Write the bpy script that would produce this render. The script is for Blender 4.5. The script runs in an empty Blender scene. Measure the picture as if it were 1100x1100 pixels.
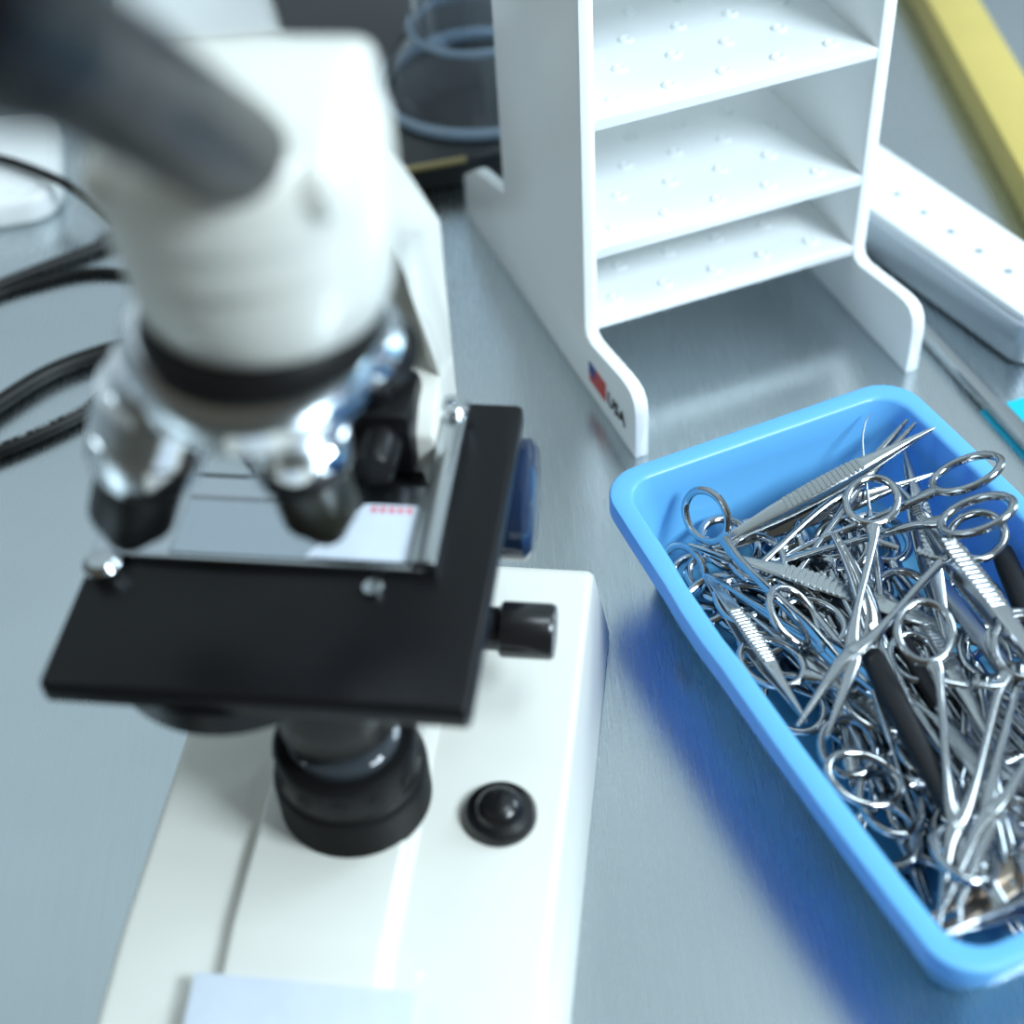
import bpy, bmesh, math, random
from mathutils import Vector, Matrix
PI = math.pi
S = bpy.context.scene
COL = S.collection

# ------------------------------------------------------------------ camera
FPX, PITCH, ROLL, CH = 1647.3, .7819086, -.0719005, .45
FW = Vector((0, math.cos(PITCH), -math.sin(PITCH)))
_r0 = Vector((1, 0, 0)); _u0 = _r0.cross(FW)
CR = _r0 * math.cos(ROLL) + _u0 * math.sin(ROLL)
CU = -_r0 * math.sin(ROLL) + _u0 * math.cos(ROLL)
CC = Vector((0, 0, CH))
cam = bpy.data.cameras.new('camera'); cam_o = bpy.data.objects.new('camera', cam); COL.objects.link(cam_o)
m = Matrix((CR, CU, -FW)).transposed().to_4x4(); m.translation = CC
cam_o.matrix_world = m
cam.sensor_fit = 'HORIZONTAL'; cam.sensor_width = 36; cam.lens = FPX / 1100 * 36
cam.clip_start = .01
cam.dof.use_dof = True; cam.dof.focus_distance = .572; cam.dof.aperture_fstop = 4.6
S.camera = cam_o

# ------------------------------------------------------------------ world, light, exposure
W = bpy.data.worlds.new('room_light'); S.world = W; W.use_nodes = True
nt = W.node_tree; nt.nodes.clear()
_o = nt.nodes.new('ShaderNodeOutputWorld'); _b = nt.nodes.new('ShaderNodeBackground')
_tc = nt.nodes.new('ShaderNodeTexCoord'); _sx = nt.nodes.new('ShaderNodeSeparateXYZ')
_cr = nt.nodes.new('ShaderNodeValToRGB'); _mr = nt.nodes.new('ShaderNodeMapRange')
_mr.inputs[1].default_value = -1; _mr.inputs[2].default_value = 1
nt.links.new(_tc.outputs['Generated'], _sx.inputs[0]); nt.links.new(_sx.outputs['Z'], _mr.inputs[0])
_my = nt.nodes.new('ShaderNodeMapRange'); _my.inputs[1].default_value = -.35; _my.inputs[2].default_value = .45; _my.inputs[3].default_value = 0; _my.inputs[4].default_value = 1.0
_mw = nt.nodes.new('ShaderNodeMix'); _mw.data_type = 'RGBA'; _mw.inputs[6].default_value = (.075, .073, .060, 1)
nt.links.new(_sx.outputs['Y'], _my.inputs[0]); nt.links.new(_my.outputs[0], _mw.inputs[0]); nt.links.new(_cr.outputs[0], _mw.inputs[7])
nt.links.new(_mr.outputs[0], _cr.inputs[0]); nt.links.new(_mw.outputs[2], _b.inputs[0]); nt.links.new(_b.outputs[0], _o.inputs[0])
e = _cr.color_ramp.elements
e[0].position = .0; e[0].color = (.03, .035, .04, 1)
e[1].position = 1.0; e[1].color = (.34, .42, .45, 1)
for p, c in ((.5, (.06, .07, .08, 1)), (.62, (.24, .30, .34, 1)), (.78, (.38, .47, .52, 1)), (.94, (.46, .58, .63, 1))):
    k = e.new(p); k.color = c
_b.inputs[1].default_value = 1.0

def area(name, loc, target, sx, sy, power, col):
    L = bpy.data.lights.new(name, 'AREA'); L.shape = 'RECTANGLE'; L.size = sx; L.size_y = sy
    L.energy = power; L.color = col
    o = bpy.data.objects.new(name, L); COL.objects.link(o); o.location = loc
    o.rotation_euler = (Vector(target) - Vector(loc)).to_track_quat('-Z', 'Y').to_euler()
    return o
area('key_light', (1.05, -.30, 1.22), (0, .45, 0), .5, .45, 25, (.76, .90, 1))  # unseen key lamp, placed to fit the shelf and stage shading
area('ceiling_lamp', (.75, .35, 1.85), (0, .3, 0), .6, .6, 7, (.78, .93, 1))
area('far_fill_light', (1.6, 1.1, 1.1), (0, .4, .1), .6, .6, 10, (.70, .88, 1))  # added fill to brighten the head's right side; no window known there
area('left_fill_light', (-1.3, .25, 1.25), (.1, .6, .1), .5, .5, 2.5, (.74, .91, 1))  # added fill for the rack's outer left panel; no window known there
S.view_settings.view_transform = 'Standard'; S.view_settings.look = 'None'
S.view_settings.exposure = 0.5; S.view_settings.gamma = 1; S.view_settings.use_curve_mapping = False

# ------------------------------------------------------------------ geometry from the photo
def ray(x, y): return FW + CR * ((x - 550) / FPX) - CU * ((y - 550) / FPX)
def at(x, y, z=0.):
    d = ray(x, y); return CC + d * ((z - CH) / d.z)

# ------------------------------------------------------------------ materials
MATS = {}
def mat(name, col, rough=.5, metal=0., bump=0., bscale=200., var=0., vscale=30., **kw):
    if name in MATS: return MATS[name]
    M = bpy.data.materials.new(name); M.use_nodes = True; MATS[name] = M
    n = M.node_tree.nodes; l = M.node_tree.links; B = n['Principled BSDF']
    B.inputs['Base Color'].default_value = (*col, 1); B.inputs['Roughness'].default_value = rough; B.inputs['Metallic'].default_value = metal
    for k, v in kw.items(): B.inputs[k.replace('_', ' ')].default_value = v
    tc = n.new('ShaderNodeTexCoord')
    if bump:
        t = n.new('ShaderNodeTexNoise'); t.inputs['Scale'].default_value = bscale; t.inputs['Detail'].default_value = 4
        b = n.new('ShaderNodeBump'); b.inputs['Strength'].default_value = bump; b.inputs['Distance'].default_value = .001
        l.new(tc.outputs['Object'], t.inputs['Vector']); l.new(t.outputs['Fac'], b.inputs['Height']); l.new(b.outputs[0], B.inputs['Normal'])
    if var:
        t = n.new('ShaderNodeTexNoise'); t.inputs['Scale'].default_value = vscale; t.inputs['Detail'].default_value = 6
        mx = n.new('ShaderNodeMix'); mx.data_type = 'RGBA'
        mx.inputs[6].default_value = (*[c * (1 - var) for c in col], 1); mx.inputs[7].default_value = (*[min(1, c * (1 + var)) for c in col], 1)
        l.new(tc.outputs['Object'], t.inputs['Vector']); l.new(t.outputs['Fac'], mx.inputs[0]); l.new(mx.outputs[2], B.inputs['Base Color'])
    return M
def bench_mat():
    M = mat('brushed_steel', (.60, .66, .69), .2, 1.0)
    n = M.node_tree.nodes; l = M.node_tree.links; B = n['Principled BSDF']
    tc = n.new('ShaderNodeTexCoord'); mp = n.new('ShaderNodeMapping'); mp.inputs['Scale'].default_value = (900, 25, 1); mp.inputs['Rotation'].default_value = (0, 0, .35)
    t = n.new('ShaderNodeTexNoise'); t.inputs['Scale'].default_value = 1; t.inputs['Detail'].default_value = 3
    l.new(tc.outputs['Object'], mp.inputs[0]); l.new(mp.outputs[0], t.inputs['Vector'])
    mr = n.new('ShaderNodeMapRange'); mr.inputs[3].default_value = .20; mr.inputs[4].default_value = .33
    l.new(t.outputs['Fac'], mr.inputs[0]); l.new(mr.outputs[0], B.inputs['Roughness'])
    b = n.new('ShaderNodeBump'); b.inputs['Strength'].default_value = .07; b.inputs['Distance'].default_value = .0006
    t2 = n.new('ShaderNodeTexNoise'); t2.inputs['Scale'].default_value = 550; t2.inputs['Detail'].default_value = 3
    l.new(tc.outputs['Object'], t2.inputs['Vector']); l.new(t2.outputs['Fac'], b.inputs['Height']); l.new(b.outputs[0], B.inputs['Normal'])
    t3 = n.new('ShaderNodeTexNoise'); t3.inputs['Scale'].default_value = 9; t3.inputs['Detail'].default_value = 5
    l.new(tc.outputs['Object'], t3.inputs['Vector'])
    cr = n.new('ShaderNodeMix'); cr.data_type = 'RGBA'; cr.inputs[6].default_value = (.46, .515, .545, 1); cr.inputs[7].default_value = (.62, .67, .69, 1)
    l.new(t3.outputs['Fac'], cr.inputs[0]); l.new(cr.outputs[2], B.inputs['Base Color'])
    return M
STEEL = bench_mat()
RAIL = mat('rail_steel', (.42, .45, .47), .25, 1.)
CREAM = mat('cream_enamel', (.70, .70, .645), .32, 0, .03, 400, .03, 60)
CREAM.node_tree.nodes['Principled BSDF'].inputs['Coat Weight'].default_value = .3
BLACK = mat('black_enamel', (.005, .005, .006), .35, 0, .05, 500, **{'Specular_IOR_Level': .22})
RUBBER = mat('black_rubber', (.006, .006, .006), .42, 0, **{'Specular_IOR_Level': .28})
KNOB = mat('black_plastic', (.01, .01, .011), .22)
CHROME = mat('chrome', (.78, .80, .82), .10, 1.)
SATIN = mat('satin_steel', (.50, .53, .55), .22, 1.)
TOOL = mat('instrument_steel', (.42, .45, .48), .12, 1.)
RUST = mat('stained_steel', (.40, .33, .27), .3, 1., .05, 600, .35, 90)
HANDLE = mat('black_handle', (.006, .007, .009), .42, 0, .05, 900, **{'Specular_IOR_Level': .3})
ACRYL = mat('white_acrylic', (.93, .96, .96), .25, 0, .0, 100, .015, 20)
WHITE = mat('white_plastic', (.85, .88, .88), .35, 0, 0, 100, .02, 30)
PAPER = mat('white_paper', (.58, .64, .72), .7, 0, .25, 250, .12, 60)
PRINT = mat('printed_text', (.02, .02, .02), .6)
FLAGB = mat('flag_blue', (.02, .04, .25), .5); FLAGR = mat('flag_red', (.6, .08, .07), .5)
DARKBOX = mat('dark_plastic', (.018, .02, .022), .3, 0, .06, 300)
BRASS = mat('brass_strip', (.45, .36, .16), .4, .6)
YELLOW = mat('yellow_paint', (.56, .45, .13), .45, 0, 0, 100, .08, 25)
TEAL = mat('teal_plastic', (.0, .50, .68), .35)
GREYBOX = mat('grey_metal', (.36, .41, .46), .35, .3)
def tray_mat():
    M = mat('blue_plastic', (.05, .36, .80), .28)
    n = M.node_tree.nodes; l = M.node_tree.links; B = n['Principled BSDF']
    B.inputs['Base Color'].default_value = (.21, .66, 1.0, 1)
    tr = n.new('ShaderNodeBsdfTranslucent'); tr.inputs[0].default_value = (.0, .22, .85, 1)
    mx = n.new('ShaderNodeMixShader'); mx.inputs[0].default_value = .35
    l.new(B.outputs[0], mx.inputs[1]); l.new(tr.outputs[0], mx.inputs[2]); l.new(mx.outputs[0], n['Material Output'].inputs[0])
    return M
BLUE = tray_mat()
def glass_mat(name, col, ior=1.45, rough=0.02):
    return mat(name, col, rough, 0, **{'Transmission_Weight': 1.0, 'IOR': ior})
GLASS = glass_mat('clear_plastic', (.90, .95, 1.0), 1.4)
MILKY = mat('milky_plastic', (.55, .70, .85), .2, 0, **{'Transmission_Weight': .55, 'IOR': 1.35})

# ------------------------------------------------------------------ mesh helpers
def new_bm(): return bmesh.new()
def add_box(bm, c, s, rot=None):
    r = bmesh.ops.create_cube(bm, size=1.0)
    M = Matrix.Translation(c) @ (rot.to_4x4() if rot is not None else Matrix.Identity(4)) @ Matrix.Diagonal((*s, 1))
    bmesh.ops.transform(bm, matrix=M, verts=r['verts']); return r['verts']
def add_lathe(bm, prof, c=(0, 0, 0), rot=None, seg=48):
    M = Matrix.Translation(c) @ (rot.to_4x4() if rot is not None else Matrix.Identity(4))
    rings = []
    for r, z in prof:
        if r < 1e-6: rings.append([bm.verts.new(M @ Vector((0, 0, z)))])
        else: rings.append([bm.verts.new(M @ Vector((r * math.cos(2 * PI * i / seg), r * math.sin(2 * PI * i / seg), z))) for i in range(seg)])
    for a, b in zip(rings, rings[1:]):
        for i in range(seg):
            j = (i + 1) % seg
            if len(a) == 1 and len(b) == 1: continue
            if len(a) == 1: bm.faces.new((a[0], b[j], b[i]))
            elif len(b) == 1: bm.faces.new((a[i], a[j], b[0]))
            else: bm.faces.new((a[i], a[j], b[j], b[i]))
def add_sweep(bm, pts, up=(0, 0, 1), seg=10, closed=False, power=1.0):
    """pts: (x, y, z, w, h); elliptical section, w across, h along up"""
    P = [Vector(p[:3]) for p in pts]; n = len(P); rings = []; up = Vector(up)
    for i in range(n):
        if closed: t = P[(i + 1) % n] - P[i - 1]
        else: t = P[min(i + 1, n - 1)] - P[max(i - 1, 0)]
        t.normalize(); s = up.cross(t)
        if s.length < 1e-6: s = Vector((1, 0, 0))
        s.normalize(); u = t.cross(s)
        w, h = pts[i][3], pts[i][4]
        ring = []
        for k in range(seg):
            a = 2 * PI * (k + .5) / seg; ca, sa = math.cos(a), math.sin(a)
            ca = math.copysign(abs(ca) ** power, ca); sa = math.copysign(abs(sa) ** power, sa)
            ring.append(bm.verts.new(P[i] + s * (w * ca) + u * (h * sa)))
        rings.append(ring)
    rng = range(n) if closed else range(n - 1)
    for i in rng:
        a, b = rings[i], rings[(i + 1) % n]
        for k in range(seg):
            j = (k + 1) % seg; bm.faces.new((a[k], a[j], b[j], b[k]))
    if not closed:
        bm.faces.new(rings[0][::-1]); bm.faces.new(rings[-1])
def add_prism(bm, outline, lo, hi, axis='x'):
    """outline of (a, b): axis x -> (y, z); axis z -> (x, y)"""
    def v(a, b, t): return (t, a, b) if axis == 'x' else (a, b, t)
    A = [bm.verts.new(v(a, b, lo)) for a, b in outline]; B = [bm.verts.new(v(a, b, hi)) for a, b in outline]
    n = len(A)
    bm.faces.new(A); bm.faces.new(B[::-1])
    for i in range(n): bm.faces.new((A[i], B[i], B[(i + 1) % n], A[(i + 1) % n]))
def bevel(bm, w, seg=3, ang=.5):
    bmesh.ops.recalc_face_normals(bm, faces=bm.faces[:])
    es = [e_ for e_ in bm.edges if len(e_.link_faces) == 2 and e_.calc_face_angle(0) > ang]
    bmesh.ops.bevel(bm, geom=es, offset=w, offset_type='OFFSET', segments=seg, profile=.5, affect='EDGES', clamp_overlap=True)
def obj(name, bm, material, parent=None, smooth=True, loc=None):
    bmesh.ops.recalc_face_normals(bm, faces=bm.faces[:])
    me = bpy.data.meshes.new(name); bm.to_mesh(me); bm.free()
    me.materials.append(material)
    if smooth:
        me.polygons.foreach_set('use_smooth', [True] * len(me.polygons))
        try: me.set_sharp_from_angle(angle=.65)
        except Exception: pass
    o = bpy.data.objects.new(name, me); COL.objects.link(o)
    if parent: o.parent = parent
    if loc: o.location = loc
    return o
def tag(o, label, cat, group=None, kind=None):
    o['label'] = label; o['category'] = cat
    if group: o['group'] = group
    if kind: o['kind'] = kind
    return o
def thing(name, label, cat, loc=(0, 0, 0), rz=0., group=None):
    o = bpy.data.objects.new(name, None); COL.objects.link(o); o.empty_display_size = .02
    o.location = loc; o.rotation_euler = (0, 0, rz)
    return tag(o, label, cat, group)
KIDS = {}
def smooth_path(pts, n=8, closed=False):
    """Catmull-Rom through tuples of any length"""
    out = []; N = len(pts)
    for i in range(N if closed else N - 1):
        if closed: p = [pts[(i + k) % N] for k in (-1, 0, 1, 2)]
        else: p = [pts[max(i - 1, 0)], pts[i], pts[i + 1], pts[min(i + 2, N - 1)]]
        for j in range(n):
            t = j / n
            out.append(tuple(.5 * (2 * b + (c - a) * t + (2 * a - 5 * b + 4 * c - d) * t * t + (3 * b - a - 3 * c + d) * t ** 3) for a, b, c, d in zip(*p)))
    if not closed: out.append(tuple(pts[-1]))
    return out

# ------------------------------------------------------------------ bench
bench = thing('steel_workbench', 'brushed stainless steel workbench top under the microscope and the blue tray', 'workbench')
bm = new_bm(); add_box(bm, (0, 1.0, -.02), (3.0, 3.0, .04)); obj('bench_top', bm, STEEL, bench, False)
ra, rb = at(990, 370), at(1100, 490); rd = (rb - ra).normalized()
bm = new_bm()
add_sweep(bm, [(*(ra - rd * .6 + Vector((.004, 0, .0035))), .0042, .0035), (*(rb + rd * .5 + Vector((.004, 0, .0035))), .0042, .0035)], seg=12, power=.7)
r_o = obj('edge_rail', bm, RAIL, bench); r_o['label'] = 'raised dull steel edge rail along the bench'

# ------------------------------------------------------------------ microscope
MP = at(385, 862, .04); MA = math.radians(-9.8)
ms = thing('microscope', 'cream white student microscope with black stage, blurred in the foreground', 'microscope', (MP.x, MP.y, 0), MA)
# base
bm = new_bm()
prof = [(.112, 0), (.110, .036), (.106, .040), (-.050, .040), (-.135, .022), (-.145, .016), (-.148, 0)]
L_, R_ = -.0635, .0665
def base_ring(y, z, inset): return [(L_ - inset, y, z), (R_ + inset, y, z)]
vs = []
for y, z in prof:
    k = .006 * (1 - z / .04)
    vs.append([bm.verts.new((L_ - k, y, z)), bm.verts.new((R_ + k, y, z))])
for a, b in zip(vs, vs[1:]): bm.faces.new((a[0], a[1], b[1], b[0]))
bm.faces.new([a[0] for a in vs]); bm.faces.new([a[1] for a in vs][::-1]); bm.faces.new((vs[0][0], vs[0][1], vs[-1][1], vs[-1][0]))
bevel(bm, .003, 3, .3)
obj('base', bm, CREAM, ms)
bm = new_bm()   # raised middle of the base
ov = [(-.0310, .035), (.0235, .035), (.0235, -.052), (.0235, -.140), (-.0310, -.140), (-.0310, -.052)]
def ztop(y): return .040 if y >= -.05 else .040 + (y + .05) * (.018 / .085)
secs = []
for y in (.035, -.050, -.136):
    z = ztop(y)
    secs.append([bm.verts.new(p) for p in ((-.0315, y, z - .004), (-.0280, y, z + .0055), (.0180, y, z + .0055), (.0245, y, z - .004))])
for a, b in zip(secs, secs[1:]):
    for i in range(4): bm.faces.new((a[i], a[(i + 1) % 4], b[(i + 1) % 4], b[i]))
bm.faces.new(secs[0]); bm.faces.new(secs[-1][::-1])
bevel(bm, .0012, 2, .2)
obj('raised_channel', bm, CREAM, ms)
bm = new_bm()
add_box(bm, (-.003, -.094, ztop(-.094) + .0064), (.066, .060, .0016), Matrix.Rotation(math.atan(.018 / .085), 3, 'X')); bevel(bm, .0006, 2)
lb = obj('label', bm, PAPER, ms); lb['label'] = 'white paper label on the sloping front of the base'
# illuminator
ilz = .0435
il = None
bm = new_bm()
pr = [(0, ilz), (.0235, ilz), (.0242, ilz + .001)]
for k in range(9): pr += [(.0242, ilz + .002 + k * .0016), (.0237, ilz + .0026 + k * .0016), (.0242, ilz + .0032 + k * .0016)]
pr += [(.0238, ilz + .0178), (.0225, ilz + .019), (.0222, ilz + .031), (.0212, ilz + .0325), (.0190, ilz + .033), (0, ilz + .033)]
add_lathe(bm, pr, seg=64); il = obj('illuminator', bm, RUBBER, ms)
bm = new_bm()
for k in range(12):
    a = 2 * PI * k / 12 + .1
    add_lathe(bm, [(0, 0), (.0026, 0), (.0026, .0012), (0, .0012)], (.0216 * math.cos(a), .0216 * math.sin(a), ilz + .025), Vector((math.cos(a), math.sin(a), 0)).to_track_quat('Z', 'Y').to_matrix(), 16)
obj('vent_holes', bm, mat('pit_black', (.002, .002, .002), .8), il)
bm = new_bm(); add_lathe(bm, [(.0175, ilz + .031), (.0175, ilz + .036), (.015, ilz + .038), (0, ilz + .0395)], seg=48); obj('field_lens', bm, mat('dark_lens', (.05, .06, .07), .05), il)
bm = new_bm(); add_lathe(bm, [(0, .086), (.017, .086), (.0185, .088), (.0185, .100), (.021, .101), (.021, .112), (0, .112)], (0, 0, 0), None, 48); obj('condenser', bm, RUBBER, ms)
# dimmer
bm = new_bm(); add_lathe(bm, [(0, .039), (.0118, .039), (.0118, .0415), (.0106, .0435), (.0078, .0442), (.0070, .0462), (.0055, .0476), (.003, .0484), (0, .0486)], (.046, -.001, 0), None, 48)
obj('dimmer_knob', bm, KNOB, ms)
# arm
side = [(.112, .038), (.1125, .186), (.100, .208), (.079, .240), (.055, .258), (.020, .262), (.020, .228), (.050, .221), (.068, .212), (.083, .196), (.090, .180), (.091, .142), (.080, .140), (.072, .134), (.070, .038)]
bm = new_bm()
def armw(y, z): # wide at the back, narrower at the front
    return .0135 + .0085 * max(0, min(1, (y - .088) / .022)) if z > .142 else .0215
A = [bm.verts.new((-armw(y, z), y, z)) for y, z in side]; B = [bm.verts.new((armw(y, z), y, z)) for y, z in side]
n = len(A)
pocket = []
for i in range(n):
    f_ = bm.faces.new((A[i], B[i], B[(i + 1) % n], A[(i + 1) % n]))
    if i in (9, 10): pocket.append(f_)
fa = bm.faces.new(A); fb = bm.faces.new(B[::-1]); bmesh.ops.triangulate(bm, faces=[fa, fb])
bmesh.ops.recalc_face_normals(bm, faces=bm.faces[:])
bmesh.ops.inset_region(bm, faces=pocket, thickness=.0016, depth=-.011)
bevel(bm, .0012, 2, .6)
obj('arm', bm, CREAM, ms)
bm = new_bm(); add_box(bm, (0, .058, .090), (.036, .030, .060)); bevel(bm, .003, 2); add_box(bm, (0, .080, .098), (.026, .03, .03))
obj('stage_carrier', bm, BLACK, ms)
# stage
SX0, SX1, SY0, SZ = -.0755, .0458, -.0255, .125
bm = new_bm()
ol = [(SX0, SY0), (SX1, SY0), (SX1, .100), (.0235, .100), (.0235, .062), (SX0, .062)]
add_prism(bm, ol, SZ - .009, SZ, 'z'); bevel(bm, .0022, 3)
stage = obj('stage', bm, BLACK, ms)
bm = new_bm(); add_box(bm, (-.026, .040, SZ + .0008), (.0985, .036, .0012)); bevel(bm, .0004, 1)
pl = obj('slide_plate', bm, mat('plate_steel', (.55, .59, .63), .22, 1.), stage); pl['label'] = 'pale metal plate let into the black stage'
bm = new_bm(); add_box(bm, (.0258, .058, SZ + .003), (.0075, .072, .006)); add_box(bm, (-.020, .0225, SZ + .0015), (.092, .0018, .003)); bevel(bm, .0006, 2)
obj('slide_clip', bm, SATIN, stage)
bm = new_bm(); add_box(bm, (-.002, .078, SZ + .0095), (.036, .024, .025)); bevel(bm, .003, 2)
add_lathe(bm, [(0, 0), (.007, 0), (.007, .012), (.006, .0135), (0, .0135)], (.006, .066, SZ + .012), Matrix.Rotation(PI / 2, 3, 'X'), 24)
add_lathe(bm, [(0, 0), (.006, 0), (.006, .01), (0, .01)], (.003, .075, SZ + .022), None, 24)
obj('slide_mover', bm, BLACK, stage)
bm = new_bm(); add_lathe(bm, [(0, 0), (.0055, 0), (.0055, .006), (.0042, .0075), (.0016, .0075), (.0014, .0055), (0, .0055)], (.0245, .089, SZ + .001), None, 24)
obj('lock_screw', bm, SATIN, stage)
bm = new_bm(); add_lathe(bm, [(0, 0), (.0055, 0), (.0058, .004), (.004, .006), (0, .0065)], (-.069, .017, SZ), None, 24); obj('stop_screw', bm, SATIN, stage)
bm = new_bm(); add_lathe(bm, [(0, 0), (.003, 0), (.003, .002), (.0, .0026)], (.012, .0155, SZ), None, 16); obj('stop_pin', bm, SATIN, stage)
bm = new_bm(); add_lathe(bm, [(0, .105), (.034, .105), (.037, .108), (.037, .117), (0, .117)], (-.030, .010, 0), None, 48); obj('stage_bracket', bm, BLACK, ms)
# knobs
RX = Matrix.Rotation(PI / 2, 3, 'Y')
bm = new_bm(); add_lathe(bm, [(0, -.0), (.006, 0), (.006, .012), (.0195, .012), (.0205, .014), (.0205, .026), (.018, .028), (.008, .0285), (.0, .0286)], (.0215, .088, .093), RX, 48)
obj('coarse_focus_knob', bm, mat('black_blue_reflection', (.015, .03, .07), .12), ms)  # blue reflection on the dark knob is put into its base colour
bm = new_bm(); add_lathe(bm, [(0, 0), (.0072, 0), (.0072, .0255), (.0084, .0257), (.0092, .0265), (.0092, .0422), (.0084, .0435), (0, .0435)], (.016, .049, .072), RX, 40)
obj('stage_knob', bm, KNOB, ms)
# nosepiece and objectives
bm = new_bm(); add_lathe(bm, [(0, .240), (.0265, .240), (.0280, .238), (.0290, .233), (.028, .2310), (0, .2310)], (.001, .000, 0), None, 64); obj('nosepiece_mount', bm, RUBBER, ms)
ax = Vector((-.10, .05, -1)).normalized(); q = ax.to_track_quat('Z', 'Y').to_matrix()
bm = new_bm(); add_lathe(bm, [(0, -.004), (.0275, -.004), (.0300, .000), (.0300, .010), (.0285, .012), (.0285, .014), (.0200, .019), (0, .021)], (-.003, .002, .2305), q, 64)
tur = obj('nosepiece', bm, CHROME, ms)
def fat(bm, p, q, f):
    M = Matrix.Translation(p) @ q.to_4x4(); S3 = M @ Matrix.Diagonal((f, f, 1, 1)) @ M.inverted()
    bmesh.ops.transform(bm, matrix=S3, verts=bm.verts[:])
def objective(p, d, k, tipm, name='objective', f=1.2):
    q = Vector(d).normalized().to_track_quat('Z', 'Y').to_matrix()
    bm = new_bm()
    add_lathe(bm, [(0, -.004), (.0100, -.004), (.0100, .004), (.0118, .005), (.0118, .012 * k), (.0112, .0125 * k), (.0118, .013 * k), (.0112, .021 * k), (.0092, .0235 * k), (0, .0235 * k)], p, q, 40); fat(bm, p, q, f)
    o = obj(name, bm, CHROME, ms)
    bm = new_bm(); add_lathe(bm, [(0, .0232 * k), (.0090, .0232 * k), (.0088, .036 * k), (.0074, .038 * k), (.0045, .043 * k), (0, .043 * k)], p, q, 40); fat(bm, p, q, f)
    obj('barrel_tip', bm, tipm, o)
    return o
objective((.000, .003, .213), (.08, .10, -1), 1.33, mat('olive_black', (.02, .02, .012), .3))
objective((-.0265, .000, .216), (-.40, .02, -1), 1.45, RUBBER, f=1.3)
objective((.008, .022, .216), (.55, .75, -1), .8, RUBBER)
# head
bm = new_bm()
add_lathe(bm, [(0, .2345), (.0225, .2345), (.0262, .2365), (.0290, .242), (.0305, .250), (.0305, .2605), (.0318, .2615), (.0318, .271), (.0326, .272), (.0326, .282), (.0315, .286), (.0285, .289), (0, .290)], (.003, .004, 0), None, 72)
hd = obj('head', bm, CREAM, ms)
bm = new_bm()
add_prism(bm, [(-.022, .275), (.030, .275), (.031, .284), (.027, .292), (.018, .2955), (.004, .2955), (-.022, .287)], -.024, .030, 'x'); bevel(bm, .005, 4, .3)
obj('prism_housing', bm, CREAM, ms)
d = Vector((0, -.74, .67)).normalized(); q = d.to_track_quat('Z', 'Y').to_matrix()
bm = new_bm()
add_lathe(bm, [(0, -.012), (.0104, -.012), (.0108, -.004), (.0112, .0), (.0115, .05), (.0118, .052), (.0118, .085), (.0135, .088), (.0145, .094), (.0145, .118), (.012, .121), (0, .121)], (.009, -.019, .291), q, 56)
obj('eyepiece_tube', bm, mat('tube_black', (.006, .007, .009), .3, 0, **{'Specular_IOR_Level': .15}), ms)
# slide on the stage
sl = thing('microscope_slide', 'glass slide with a white paper label lying on the black microscope stage', 'slide', (MP.x, MP.y, 0), MA)
bm = new_bm(); add_box(bm, (-.014, .036, SZ + .0022), (.074, .024, .0011)); obj('slide_glass', bm, glass_mat('slide_glass', (.95, .98, 1), 1.5), sl, False)
bm = new_bm(); add_prism(bm, [(-.010, .0245), (.0208, .0245), (.0205, .0475), (.004, .0475)], SZ + .0028, SZ + .0031, 'z'); l1 = obj('slide_label', bm, PAPER, sl, False); l1['label'] = 'white paper label'
bm = new_bm()
for k in range(5): add_box(bm, (.007 + k * .0027, .0452, SZ + .0032), (.0016, .0022, .0002))
obj('red_print', bm, mat('red_print', (.65, .12, .16), .6), l1, False)

# ------------------------------------------------------------------ white rack
RP = at(682, 494); RA = .329735
rk = thing('acrylic_rack', 'white acrylic shelf rack with perforated shelves standing behind the blue tray', 'rack', RP, RA)
RTOP, RW, RT = .335, .140, .0066
def panel():
    f = [(0, 0), (0, .026)]
    for k in range(1, 6):
        a = PI - k * PI / 10 * .8; f.append((.010 + .010 * math.cos(a), .027 + .010 * math.sin(a)))
    f += [(.049, .0315), (.052, .035), (.052, RTOP), (.147, RTOP), (.147, .050), (.1835, .039), (.193, .036), (.2052, .023), (.206, 0)]
    f = [p for i, p in enumerate(f)]
    return f
def panel2():
    f = [(0, 0), (0, .024), (.0015, .030), (.005, .0335), (.010, .0345), (.016, .0342)]
    f += [(.046, .0300), (.0505, .0310), (.052, .0345), (.052, RTOP), (.147, RTOP), (.147, .0475), (.1800, .0395), (.1875, .037), (.2055, .024), (.206, .0)]
    return f
for x in (0, RW - RT):
    bm = new_bm(); add_prism(bm, panel2(), x, x + RT, 'x')
    bevel(bm, .0012, 2, .6)
    obj('side_panel', bm, ACRYL, rk)
for zb in (.031, .068, .129, .190, .251):
    bm = new_bm(); add_box(bm, (RW / 2, .0995, zb + .0025), (RW - 2 * RT + .001, .094, .005)); bevel(bm, .0006, 1)
    for r in range(4):
        for c in range(5):
            px = .020 + c * .0245 + (r % 2) * .012; py = .064 + r * .021
            if px > RW - .014: continue
            add_lathe(bm, [(.0036, zb + .0048), (.0033, zb + .0056), (.0022, zb + .0062), (.0014, zb + .0058), (0, zb + .0052)], (px, py, 0), None, 16)
    obj('shelf', bm, ACRYL, rk)
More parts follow.
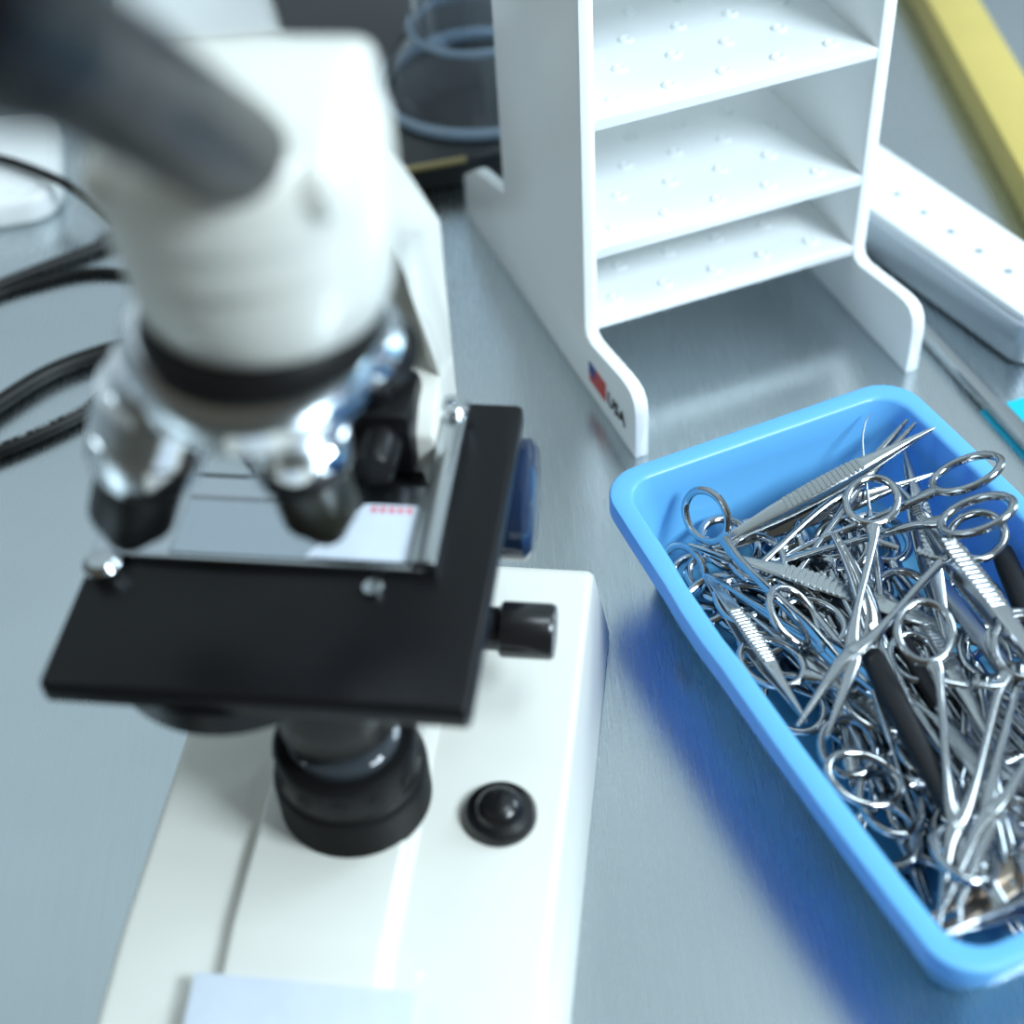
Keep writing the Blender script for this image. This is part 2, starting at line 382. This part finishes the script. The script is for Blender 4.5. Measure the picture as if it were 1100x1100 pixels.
# sticker: flag and lettering on the outer face of the left panel
bm = new_bm(); add_box(bm, (-.0001, .0280, .0150), (.0002, .0375, .0105))
fl = obj('sticker', bm, mat('clear_label', (.85, .9, .92), .4), rk, False); fl['label'] = 'small flag sticker with black lettering'
bm = new_bm(); add_box(bm, (-.0004, .0435, .0170), (.0005, .0066, .0058)); obj('flag_canton', bm, FLAGB, fl, False)
bm = new_bm()
for k in range(5):
    z = .0106 + k * .0022; w = .0175 if z < .0145 else .0105
    add_box(bm, (-.0004, .0292 + w / 2, z), (.0005, w, .0012))
obj('flag_stripes', bm, FLAGR, fl, False)
tx = bpy.data.curves.new('lettering', 'FONT'); tx.body = 'USA'; tx.size = .0098; tx.extrude = .0002; tx.align_x = 'LEFT'; tx.materials.append(PRINT)
_t = bpy.data.objects.new('lettering_curve', tx); COL.objects.link(_t)
_me = bpy.data.meshes.new_from_object(_t.evaluated_get(bpy.context.evaluated_depsgraph_get())); COL.objects.unlink(_t); bpy.data.objects.remove(_t)
to = bpy.data.objects.new('lettering', _me); COL.objects.link(to); to.parent = fl
to.matrix_local = Matrix(((0, 0, -1, -.0005), (-1, 0, 0, .0272), (0, 1, 0, .0112), (0, 0, 0, 1)))

# ------------------------------------------------------------------ blue tray
TZ = .047; TA = .361749
TP = at(638.5, 514.6, TZ)
tray = thing('instrument_tray', 'sky blue plastic tray heaped with steel surgical instruments', 'tray', (TP.x, TP.y, 0), TA)
TW, TL = .1355, .2318
def rrect(x0, x1, y0, y1, r, bow=0., n=8, m_=14):
    pts = []
    def side(a, b, f):
        for k in range(m_): t = k / m_; pts.append((a[0] + (b[0] - a[0]) * t + f[0] * 4 * t * (1 - t), a[1] + (b[1] - a[1]) * t + f[1] * 4 * t * (1 - t)))
    def arc(cx, cy, a0):
        for k in range(n): a = a0 + PI / 2 * k / n; pts.append((cx + r * math.cos(a), cy + r * math.sin(a)))
    arc(x1 - r, y1 - r, 0); side((x1 - r, y1), (x0 + r, y1), (0, 0))
    arc(x0 + r, y1 - r, PI / 2); side((x0, y1 - r), (x0, y0 + r), (-bow, 0))
    arc(x0 + r, y0 + r, PI); side((x0 + r, y0), (x1 - r, y0), (0, 0))
    arc(x1 - r, y0 + r, PI * 1.5); side((x1, y0 + r), (x1, y1 - r), (bow, 0))
    return pts
bm = new_bm()
def lev(ins, z, r, bow=.0022):
    return [(x, y, z) for x, y in rrect(ins, TW - ins, -TL + ins, -ins, r, bow)]
levels = [lev(.0165, .000, .010, .001), lev(.0150, .002, .011, .001), lev(.0092, .037, .012), lev(.0080, .0382, .0125), lev(.0012, .0382, .016), lev(.0004, .0385, .0165), lev(0, .0390, .0165), lev(0.0000, .0460, .0165), lev(.0004, .0467, .0163), lev(.0012, .0470, .016),
          lev(.0062, .0470, .013), lev(.0074, .0466, .0125), lev(.0082, .0455, .012), lev(.0100, .036, .0115), lev(.0160, .0060, .010, .001), lev(.0175, .0040, .009, .001), lev(.0210, .0033, .007, .001)]
rings = []
for li, L in enumerate(levels):
    ring = []
    for x, y, z in L:
        if 6 <= li <= 12 and x < .03 and -.0980 < y < -.0600: z -= .0016     # shallow finger rest on the long side
        ring.append(bm.verts.new((x, y, z)))
    rings.append(ring)
N = len(rings[0])
for a, b in zip(rings, rings[1:]):
    for i in range(N): bm.faces.new((a[i], a[(i + 1) % N], b[(i + 1) % N], b[i]))
bm.faces.new(rings[0][::-1]); bm.faces.new(rings[-1])
obj('tray_body', bm, BLUE, tray)

# ------------------------------------------------------------------ surgical instruments
U = .001
def mm(p): return tuple(v * U for v in p)
def ring_bm(cx, cy, cz, rx, ry, t):
    bm = new_bm(); n = 36
    add_sweep(bm, [mm((cx + rx * math.cos(2 * PI * i / n), cy + ry * math.sin(2 * PI * i / n), cz, t, t * .92)) for i in range(n)], seg=10, closed=True)
    return bm
def empty(name):
    o = bpy.data.objects.new(name, None); COL.objects.link(o); o.empty_display_size = .01; KIDS[o.name] = []; return o
def kid(o, parent):
    KIDS.setdefault(parent.name, []).append(o); KIDS.setdefault(o.name, []); return o
def make_clamp(curve=0.):
    root = empty('surgical_clamp')
    for s in (1, -1):
        zo = .9 * s
        bm = new_bm()
        path = [(-75.5, 10.5, 0, 3.4, 1.6), (-71, 9.2, 0, 3.3, 1.8), (-64, 7.6, .2, 2.3, 1.8), (-50, 6.3, .5, 1.9, 1.7), (-26, 4.6, zo * .7 / .9 if s > 0 else .3, 1.9, 1.7), (-9, 2.6, .6, 3.0, 1.7), (-1, .2, .5, 3.9, 1.6), (8, -1.5, .4, 3.2, 1.9), (22, -1.4, .2, 2.3, 1.9), (36, -1.0, 0, 1.5, 1.4), (46, -.8, 0, .8, .9)]
        pts = []
        for x, y, z, w, h in smooth_path(path, 5):
            cy = curve * max(0, x - 5) ** 2
            pts.append(mm((x, y * s + cy, z * s, w, h)))
        add_sweep(bm, pts, seg=12, power=.8)
        for k in range(7):     # jaw serration
            x = 24 + k * 3; add_box(bm, mm((x, -.35 * s + curve * (x - 5) ** 2, 0)), mm((.9, .9, 2.4)))
        a = kid(obj('arm', bm, TOOL, root), root)
        kid(obj('finger_ring', ring_bm(-89, 14.2, 0, 15.0, 11.6, 2.0), TOOL, a), a)
        bm = new_bm()
        add_sweep(bm, [mm(p) for p in ((-68, 9 * s, .8 * s, 1.8, 1.2), (-66, 4 * s, 1.2 * s, 1.6, 1.1), (-65.5, -3.5 * s, 1.3 * s, 1.6, .9))], seg=8, power=.6)
        for k in range(4): add_box(bm, mm((-65.6, (3 - 2.1 * k) * s, 2.0 * s)), mm((3.4, 1.0, .9)))
        kid(obj('ratchet', bm, TOOL, a), a)
        if s < 0: pass
        for ch in KIDS[a.name]:
            if ch.name.startswith('finger') and s < 0: ch.scale = (1, -1, 1)
    bm = new_bm(); add_lathe(bm, [(0, -2.7 * U), (2.0 * U, -2.7 * U), (2.2 * U, -2.2 * U), (2.2 * U, 2.2 * U), (2.0 * U, 2.7 * U), (0, 2.7 * U)], seg=20)
    kid(obj('pivot_screw', bm, SATIN, root), root)
    return root
def make_scissors():
    root = empty('surgical_scissors')
    for s in (1, -1):
        bm = new_bm()
        path = [(-75.5, 10.2, 0, 3.0, 1.6), (-70, 8.8, 0, 2.9, 1.8), (-60, 6.9, .3, 2.2, 1.8), (-35, 4.6, .5, 2.2, 1.6), (-12, 2.8, .7, 3.6, 1.3), (0, -.3, .7, 4.6, 1.1), (12, -2.2, .7, 4.2, .9), (28, -1.6, .5, 3.0, .8), (42, -.8, .5, 1.5, .7), (47, -.4, .5, .4, .5)]
        add_sweep(bm, [mm((x, y * s, z * s, w, h)) for x, y, z, w, h in smooth_path(path, 5)], seg=12, power=.65)
        a = kid(obj('blade', bm, TOOL, root), root)
        r = kid(obj('finger_ring', ring_bm(-88, 13.6, 0, 14.5, 11.2, 2.0), TOOL, a), a)
        if s < 0: r.scale = (1, -1, 1)
    bm = new_bm(); add_lathe(bm, [(0, -2.2 * U), (2.6 * U, -2.2 * U), (2.6 * U, 2.2 * U), (2.1 * U, 2.7 * U), (0, 2.7 * U)], seg=20)
    kid(obj('pivot_screw', bm, SATIN, root), root)
    return root
def make_forceps(ribs=True, wide=1.0, ang=False):
    root = empty('tissue_forceps')
    for s in (1, -1):
        bm = new_bm()
        path = [(0, 0, .6, 1.7, .5), (6, 0, .7, 2.2, .55), (20, 0, 1.8, 2.8, .6), (38, 0, 3.2, 3.8, .6), (60, 0, 3.9, 4.2, .65), (80, 0, 3.6, 3.8, .7), (95, 0, 2.6, 2.4, .75), (112, 0, 1.4, 1.3, .75), (125, 0, .55, .6, .5)]
        sm = smooth_path(path, 5)
        add_sweep(bm, [mm((x, 0, z * s, w * wide, h)) for x, _, z, w, h in sm], seg=12, power=.55)
        if ribs:
            k = 42
            while k < 84:
                b = min(sm, key=lambda p: abs(p[0] - k)); add_box(bm, mm((k, 0, (b[2] + b[4] + .1) * s)), mm((1.5, b[3] * wide * 1.85, 1.0))); k += 2.7
        kid(obj('arm', bm, SATIN if wide <= 1.05 else TOOL, root), root)
    bm = new_bm(); add_box(bm, mm((3, 0, 0)), mm((8, 3, 1.2))); bevel(bm, .0003, 1)
    kid(obj('joined_end', bm, SATIN, root), root)
    return root
def make_black_scalpel():
    root = empty('black_handled_scalpel')
    bm = new_bm(); add_sweep(bm, [mm(p) for p in smooth_path([(0, 0, 0, 3.0, 2.2), (3, 0, 0, 4.6, 3.2), (20, 0, 0, 5.2, 3.6), (50, 0, 0, 4.6, 3.4), (74, 0, 0, 3.6, 2.8), (80, 0, 0, 2.6, 2.2)], 5)], seg=14, power=.75)
    kid(obj('handle', bm, HANDLE, root), root)
    bm = new_bm(); add_sweep(bm, [mm(p) for p in smooth_path([(78, 0, 0, 2.2, 1.0), (95, 0, 0, 2.0, .8), (104, 0, 0, 2.8, .6), (118, 1, 0, 2.4, .5), (127, 2.4, 0, .4, .3)], 4)], seg=10, power=.6)
    kid(obj('blade', bm, TOOL, root), root)
    return root
def make_spatula():
    root = empty('flat_spatula')
    bm = new_bm(); add_sweep(bm, [mm(p) for p in smooth_path([(0, 0, 0, 3.0, .7), (4, 0, 0, 5.0, .9), (40, 0, 0, 5.4, 1.0), (80, 0, 0, 4.8, 1.0), (105, 0, 0, 3.0, .9), (125, 0, 0, .7, .6)], 5)], seg=12, power=.5)
    kid(obj('blade', bm, SATIN, root), root)
    return root
def make_probe():
    root = empty('dissecting_probe')
    bm = new_bm(); add_sweep(bm, [mm(p) for p in smooth_path([(0, 0, 0, 1.2, 1.2), (3, 0, 0, 2.0, 2.0), (45, 0, 0, 2.1, 2.1), (56, 0, 0, 1.2, 1.2)], 4)], seg=12)
    kid(obj('handle', bm, SATIN, root), root)
    bm = new_bm(); add_sweep(bm, [mm(p) for p in smooth_path([(55, 0, 0, 1.1, 1.1), (80, 0, 0, .85, .85), (105, 0, 1, .7, .7), (118, 0, 4, .5, .5), (125, 0, 7.5, .3, .3)], 4)], seg=10)
    kid(obj('needle', bm, TOOL, root), root)
    return root
def copy_tree(o, parent=None):
    c = o.copy(); COL.objects.link(c); c.parent = parent
    KIDS[c.name] = []
    for ch in KIDS[o.name]: KIDS[c.name].append(copy_tree(ch, c))
    return c
PROTO = {'clamp': (make_clamp(), 89, 46), 'curved': (make_clamp(.0035), 89, 46), 'scissors': (make_scissors(), 88, 47), 'forceps': (make_forceps(), 0, 125),
         'plain': (make_forceps(False, 1.1), 0, 125), 'scalpel': (make_black_scalpel(), 0, 127), 'spatula': (make_spatula(), 0, 125), 'probe': (make_probe(), 0, 125)}
CATS = {'clamp': 'clamp', 'curved': 'clamp', 'scissors': 'scissors', 'forceps': 'forceps', 'plain': 'forceps', 'scalpel': 'scalpel', 'spatula': 'spatula', 'probe': 'probe'}
USED = set(); MOVED = []
def all_verts(o, M):
    out = []
    for c in KIDS[o.name]:
        Mc = M @ c.matrix_basis
        v = c.data.vertices; out += [Mc @ v[i].co for i in range(0, len(v), 2)]; out += all_verts(c, Mc)
    return out
def fit_in_tray(o):
    """slide an instrument sideways until it lies inside the tray walls and above the floor"""
    T = Matrix.Translation((TP.x, TP.y, 0)) @ Matrix.Rotation(TA, 4, 'Z'); Ti = T.inverted()
    vs = all_verts(o, Ti @ o.matrix_world); tot = Vector((0, 0, 0))
    for it in range(12):
        dl = dr = db = df = dz = 0.
        for v in vs:
            x, y, z = v + tot
            dz = max(dz, .0042 - z)
            if z > .0478: continue
            i = .0090 + max(0, .0455 - z) * .2
            dl = max(dl, i - x); dr = max(dr, x - (TW - i)); db = max(db, y + i); df = max(df, -TL + i - y)
        if max(dl, dr, db, df, dz) < 2e-4: break
        mv = Vector((dl - dr, df - db, dz))
        if (dl > 1e-4 and dr > 1e-4) or (df > 1e-4 and db > 1e-4): mv.z += .002
        tot += mv
    o.matrix_world = Matrix.Translation(T.to_3x3() @ tot) @ o.matrix_world
    if tot.length > .003: MOVED.append((o.name, [round(t * 1000, 1) for t in tot]))
def put(kind, A, B, label, opening=0., roll=0., group=None, rust=False, scale=None, tip=False):
    """A: world point of the handle end (between the rings), B: world point of the tip"""
    proto, back, front = PROTO[kind]
    if kind in USED: o = copy_tree(proto)
    else: USED.add(kind); o = proto
    A = Vector(A); B = Vector(B); d = B - A; s = scale or d.length / ((back + front) * U)
    x = d.normalized(); z = Vector((0, 0, 1)); y = z.cross(x).normalized(); z = x.cross(y)
    R = Matrix((x, y, z)).transposed() @ Matrix.Rotation(math.radians(roll), 3, 'X')
    M = R.to_4x4() @ Matrix.Scale(s, 4); M.translation = (B - x * front * U * s) if tip else (A + x * back * U * s)
    o.matrix_world = M
    if opening:
        arms = [c for c in KIDS[o.name] if c.name.startswith(('arm', 'blade'))]
        for i, c in enumerate(arms): c.rotation_euler = (0, 0, math.radians(-opening if i == 0 else opening))
    if rust:
        for c in KIDS[o.name]:
            if c.name.startswith('blade'): c.material_slots[0].link = 'OBJECT'; c.material_slots[0].material = RUST
    fit_in_tray(o)
    tag(o, label, CATS[kind], group)
    return o
G1 = 'surgical instruments on top of the heap'
def pp(kind, a, za, b, zb, label, opening=0., roll=0., **k): return put(kind, at(*a, za), at(*b, zb), label, opening, roll, G1, **k)
# --- the instruments one can see one by one, from the back of the tray to the front
pp('plain', (765, 592), .022, (1003, 509), .036, 'smooth flat forceps lying below the ribbed forceps at the tray back', roll=30)
pp('forceps', (764, 589), .029, (1004, 460), .050, 'long ribbed forceps propped diagonally across the back corner, tip over the far rim', roll=8)
pp('probe', (946, 640), .030, (921, 444), .044, 'thin probe with its bent point leaning up against the tray back wall', roll=90)
pp('forceps', (1022, 690), .030, (972, 474), .034, 'ribbed forceps pointing into the far right corner under a clamp ring', roll=10)
pp('clamp', (1042, 549), .048, (800, 632), .010, 'closed clamp lying crossways, its upper ring on the right rim', opening=1.5, roll=14, scale=.86)
pp('clamp', (790, 662), .022, (976, 454), .045, 'clamp pointing to the far corner with one ring by the left rim', opening=2, roll=-10)
pp('scissors', (731, 589), .027, (951, 769), .036, 'scissors with both rings at the far left corner, blades toward the centre', opening=1, roll=62)
pp('forceps', (755, 612), .020, (866, 775), .036, 'ribbed forceps lying along the left wall by the finger rest', roll=-4)
pp('curved', (940, 800), .014, (886, 594), .036, 'curved clamp with its closed jaws pointing up in the heap middle', opening=0, scale=.85, tip=True)
pp('clamp', (986, 556), .050, (862, 791), .044, 'open clamp with two big rings at the tray back, jaws to the left wall', opening=7.0, roll=0)
pp('spatula', (1118, 770), .044, (985, 590), .024, 'smooth broad spatula beside the white ribbed forceps', roll=12)
pp('forceps', (1132, 736), .056, (964, 522), .042, 'bright wide ribbed forceps on top of the heap by the right edge', roll=6)
pp('forceps', (1062, 790), .038, (955, 612), .018, 'dull ribbed forceps half buried beneath the big clamp rings')
pp('scalpel', (1076, 588), .036, (1150, 770), .034, 'black-handled scalpel against the right wall of the tray', scale=.85)
pp('scalpel', (950, 652), .026, (1046, 830), .034, 'black-handled scalpel lying deep behind the front clamp rings')
pp('scalpel', (934, 700), .042, (1022, 872), .038, 'thick black-handled scalpel in the middle of the heap', scale=.85)
pp('clamp', (1031, 690), .052, (1002, 1016), .032, 'big front clamp standing upright in view with bright parallel shanks', opening=4.0, roll=0)
pp('clamp', (1020, 703), .030, (1096, 962), .030, 'clamp with a smaller ring showing behind the front clamp ring', opening=2)
pp('clamp', (868, 606), .024, (1000, 800), .030, 'clamp with a tilted ring behind the middle shanks', opening=2, roll=24, scale=.82)
pp('clamp', (884, 664), .026, (960, 870), .014, 'clamp with twin oval rings in the dark middle of the heap', opening=1, roll=-25, scale=.82)
pp('clamp', (962, 893), .018, (845, 722), .016, 'clamp with one ring against the left wall near the tray front', opening=2, roll=-10, scale=.8)
pp('clamp', (878, 768), .020, (1010, 940), .014, 'clamp with a dull ring beside the left wall', opening=1, roll=10, scale=.82)
pp('clamp', (934, 796), .030, (1170, 880), .014, 'clamp with a large blue-tinted ring left of the front shanks', opening=3, scale=.82)
pp('probe', (934, 725), .034, (988, 900), .036, 'slim needle probe lying beside the thick black scalpel handle')
pp('clamp', (1136, 700), .048, (1022, 976), .040, 'clamp shank slanting in from the right beside the front clamp', opening=2)
pp('clamp', (1082, 925), .036, (1000, 740), .012, 'clamp with dull rings at the right edge near the tray front', opening=2, roll=15, scale=.8)
pp('scissors', (1170, 885), .032, (1014, 992), .028, 'stained scissors lying crosswise in the front corner of the tray', opening=3, roll=10, rust=True, scale=.85, tip=True)
pp('plain', (1175, 962), .038, (1022, 1018), .044, 'pale smooth forceps resting along the front wall of the tray', roll=30, scale=.85, tip=True)
pp('spatula', (1060, 840), .040, (1010, 770), .030, 'short bright spatula end between the front shanks', scale=.6)
# --- the buried layers that fill the tray
random.seed(11)
ca, sa = math.cos(TA), math.sin(TA)
def tw(x, y, z): return Vector((TP.x + x * ca - y * sa, TP.y + x * sa + y * ca, z))
BURIED = {'clamp': 'steel ring-handled clamp buried low in the blue tray heap', 'scissors': 'steel scissors buried low in the blue tray heap', 'forceps': 'ribbed steel forceps buried low in the blue tray heap',
          'probe': 'thin steel probe buried low in the blue tray heap', 'spatula': 'flat steel spatula buried low in the blue tray heap', 'curved': 'curved steel clamp buried low in the blue tray heap'}
cnt = 0; tries = 0
seq = ['clamp', 'forceps', 'clamp', 'scissors', 'clamp', 'probe', 'curved', 'spatula', 'clamp']
while cnt < 48 and tries < 4000:
    tries += 1
    kind = seq[cnt % len(seq)]
    x, y = random.uniform(.03, .106), random.uniform(-.20, -.055); a = random.gauss(-1.25, .45) + (PI if random.random() < .5 else 0); ln = random.uniform(.105, .128)
    dx, dy = math.cos(a) * ln / 2, math.sin(a) * ln / 2
    m_ = .016 if kind in ('clamp', 'scissors', 'curved') else .006
    if not all(.017 + m_ < xx < .1185 - m_ and -.214 + m_ < yy < -.030 for xx, yy in ((x + dx, y + dy), (x - dx, y - dy))): continue
    z = .0065 + cnt * .00046
    if kind in ('clamp', 'curved', 'scissors'):
        put(kind, tw(x - dx, y - dy, z), tw(x + dx, y + dy, z + random.uniform(-.001, .003)), BURIED[kind], random.uniform(0, 2.5), random.uniform(-6, 6), 'buried ' + CATS[kind])
    else:
        put(kind, tw(x - dx, y - dy, z), tw(x + dx, y + dy, z + random.uniform(-.001, .003)), BURIED[kind], 0, random.uniform(-10, 10), 'buried ' + CATS[kind])
    cnt += 1

# ------------------------------------------------------------------ things behind
bx = thing('black_equipment_case', 'low black equipment case with a brass strip behind the white rack', 'case', at(450, 208), .20)
bm = new_bm(); add_box(bm, (.055, .16, .0085), (.20, .32, .015)); bevel(bm, .002, 2); obj('case_body', bm, DARKBOX, bx)
bm = new_bm(); add_box(bm, (-.001, -.0015, .0165), (.055, .003, .002)); obj('trim_strip', bm, BRASS, bx, False)
cp = at(516, 92, .016)
cup = thing('clear_plastic_bell', 'clear plastic bell-shaped cup upside down on the black case', 'cup', (cp.x, cp.y, .0165))
bm = new_bm()
R = .056
add_lathe(bm, [(R, 0), (R + .002, .002), (R + .001, .004), (R * .93, .012), (R * .78, .026), (R * .66, .034), (R * .62, .042), (R * .64, .12), (R * .64, .14), (R * .60, .14), (R * .58, .042), (R * .63, .033), (R * .75, .024), (R * .90, .010), (R * .95, .001), (R, 0)], seg=72)
obj('cup_wall', bm, GLASS, cup)
for nm, rr_, zz, tt in (('rim', R + .0012, .003, .0030), ('neck_ring', R * .645, .038, .0022), ('neck_edge', R * .64, .100, .0016)):
    bm = new_bm(); add_sweep(bm, [(rr_ * math.cos(2 * PI * i / 72), rr_ * math.sin(2 * PI * i / 72), zz, tt, tt) for i in range(72)], seg=10, closed=True)
    obj(nm, bm, MILKY, cup)
wb = thing('white_plastic_box', 'rounded white plastic box on the bench under the thin black cord', 'box', at(0, 250), .14)
bm = new_bm(); ol = rrect(-.09, .0, -.0, .0, .001)
def rr(x0, x1, y0, y1, r, n=8):
    out = []
    for cx, cy, a0 in ((x1 - r, y1 - r, 0), (x0 + r, y1 - r, PI / 2), (x0 + r, y0 + r, PI), (x1 - r, y0 + r, PI * 1.5)):
        for k in range(n + 1): a = a0 + PI / 2 * k / n; out.append((cx + r * math.cos(a), cy + r * math.sin(a)))
    return out
add_prism(bm, rr(-.12, .034, .002, .100, .02), 0, .016, 'z'); bevel(bm, .004, 3, .6); obj('box_body', bm, WHITE, wb)
bm = new_bm(); add_prism(bm, rr(-.11, .026, .010, .092, .016), .0155, .0175, 'z'); bevel(bm, .0008, 2, .6); obj('box_lid', bm, WHITE, wb)
sh = thing('white_tray', 'white plastic tray lying on the bench beyond the microscope head', 'tray', at(235, 60), .05)
bm = new_bm(); add_prism(bm, rr(-.07, .06, 0, .26, .012), 0, .012, 'z'); bevel(bm, .003, 2, .6); obj('tray_body', bm, WHITE, sh)

def cord(name, label, pts, r):
    P = [(*at(x, y, z), r, r) for x, y, z in pts]
    bm = new_bm(); add_sweep(bm, smooth_path(P, 10), seg=12); o = obj(name, bm, RUBBER); tag(o, label, 'cord', 'black cords'); return o
cord('power_cord', 'thin black cord arching over the white plastic box', [(-120, 168, .02), (-40, 165, .0225), (5, 172, .0225), (50, 188, .0225), (78, 202, .0215), (100, 216, .012), (130, 240, .004), (180, 260, .003), (260, 270, .003)], .0026)
cord('power_cord', 'straight black cord on the bench below the white plastic box', [(-120, 350, .003), (-30, 322, .003), (0, 306, .003), (50, 286, .003), (105, 265, .003), (160, 240, .003), (260, 210, .003)], .0029)
cord('power_cord', 'thin black cord branching from the straight cord toward the microscope', [(-120, 375, .0024), (-30, 330, .0024), (0, 315, .0024), (40, 303, .0024), (85, 293, .0024), (130, 292, .0024), (200, 300, .0024), (290, 320, .0024)], .0021)
cord('power_cord', 'thickest black cord curving up to the microscope at mid height', [(-120, 520, .0042), (-40, 462, .0042), (0, 433, .0042), (50, 402, .0042), (100, 382, .0042), (145, 371, .0042), (230, 360, .0042), (330, 385, .0042), (420, 440, .0042)], .0040)
c5 = cord('power_cord', 'lowest black cord with worn white printing', [(-120, 505, .0034), (-40, 496, .0034), (0, 484, .0034), (50, 463, .0034), (90, 443, .0034), (125, 420, .0034), (170, 412, .0034), (230, 440, .0034), (300, 520, .0034)], .0033)
bm = new_bm(); random.seed(4)
P5 = smooth_path([at(x, y, .0034) for x, y in ((-40, 496), (0, 484), (50, 463), (90, 443), (125, 420))], 24); P5 = [Vector(p) for p in P5]
for i in range(20, 84):
    if random.random() < .55:
        t = (P5[i + 1] - P5[i]).normalized(); R3 = t.to_track_quat('X', 'Z').to_matrix()
        add_box(bm, P5[i] + Vector((0, 0, .00325)), ((P5[i + 1] - P5[i]).length * random.uniform(.35, .8), random.uniform(.0004, .0010), .0003), R3)
obj('printed_marks', bm, mat('print_white', (.7, .75, .75), .6), c5, False)

# ------------------------------------------------------------------ right edge
tl = thing('turquoise_sheet', 'turquoise plastic sheet under the steel rail at the right edge', 'sheet', at(1053, 443), math.atan2(rd.y, rd.x))
bm = new_bm(); add_box(bm, (.10, .030, .0006), (.20, .060, .0012)); obj('sheet_body', bm, TEAL, tl, False)
gb = thing('white_topped_metal_box', 'low grey metal box with a white dotted top beyond the rail', 'box', at(1094, 398), 0)
ga = at(1000, 328); gc = at(1094, 398); gd = (ga - gc).normalized(); gb.rotation_euler = (0, 0, math.atan2(gd.y, gd.x))
bm = new_bm(); gq = at(1085, 245, .0255) - gc; gw = abs(gq.x * gd.y - gq.y * gd.x)
add_prism(bm, rr(0, .24, -gw, 0, .008), .001, .022, 'z'); bevel(bm, .002, 2, .6); obj('box_body', bm, GREYBOX, gb)
bm = new_bm(); add_prism(bm, rr(.002, .238, -gw + .002, -.003, .007), .0215, .0255, 'z'); bevel(bm, .001, 2, .6); tp = obj('white_top', bm, WHITE, gb)
bm = new_bm()
for i in range(12):
    for j in range(int((gw - .03) / .019) + 1): add_lathe(bm, [(0, .0258), (.0022, .0258), (.0022, .0253)], (.015 + i * .019, -.02 - j * .019, 0), None, 10)
obj('dimples', bm, GREYBOX, tp, False)
ya, yb = at(1000, 40), at(1085, 200); yd = (yb - ya).normalized()
yl = thing('yellow_board', 'yellow painted board lying behind the white rack at the right', 'board', yb + Vector((.012, 0, 0)), math.atan2(yd.y, yd.x))
bm = new_bm(); add_box(bm, (-.22, 0, .010), (.8, .030, .020)); bevel(bm, .002, 2); obj('board_body', bm, YELLOW, yl)
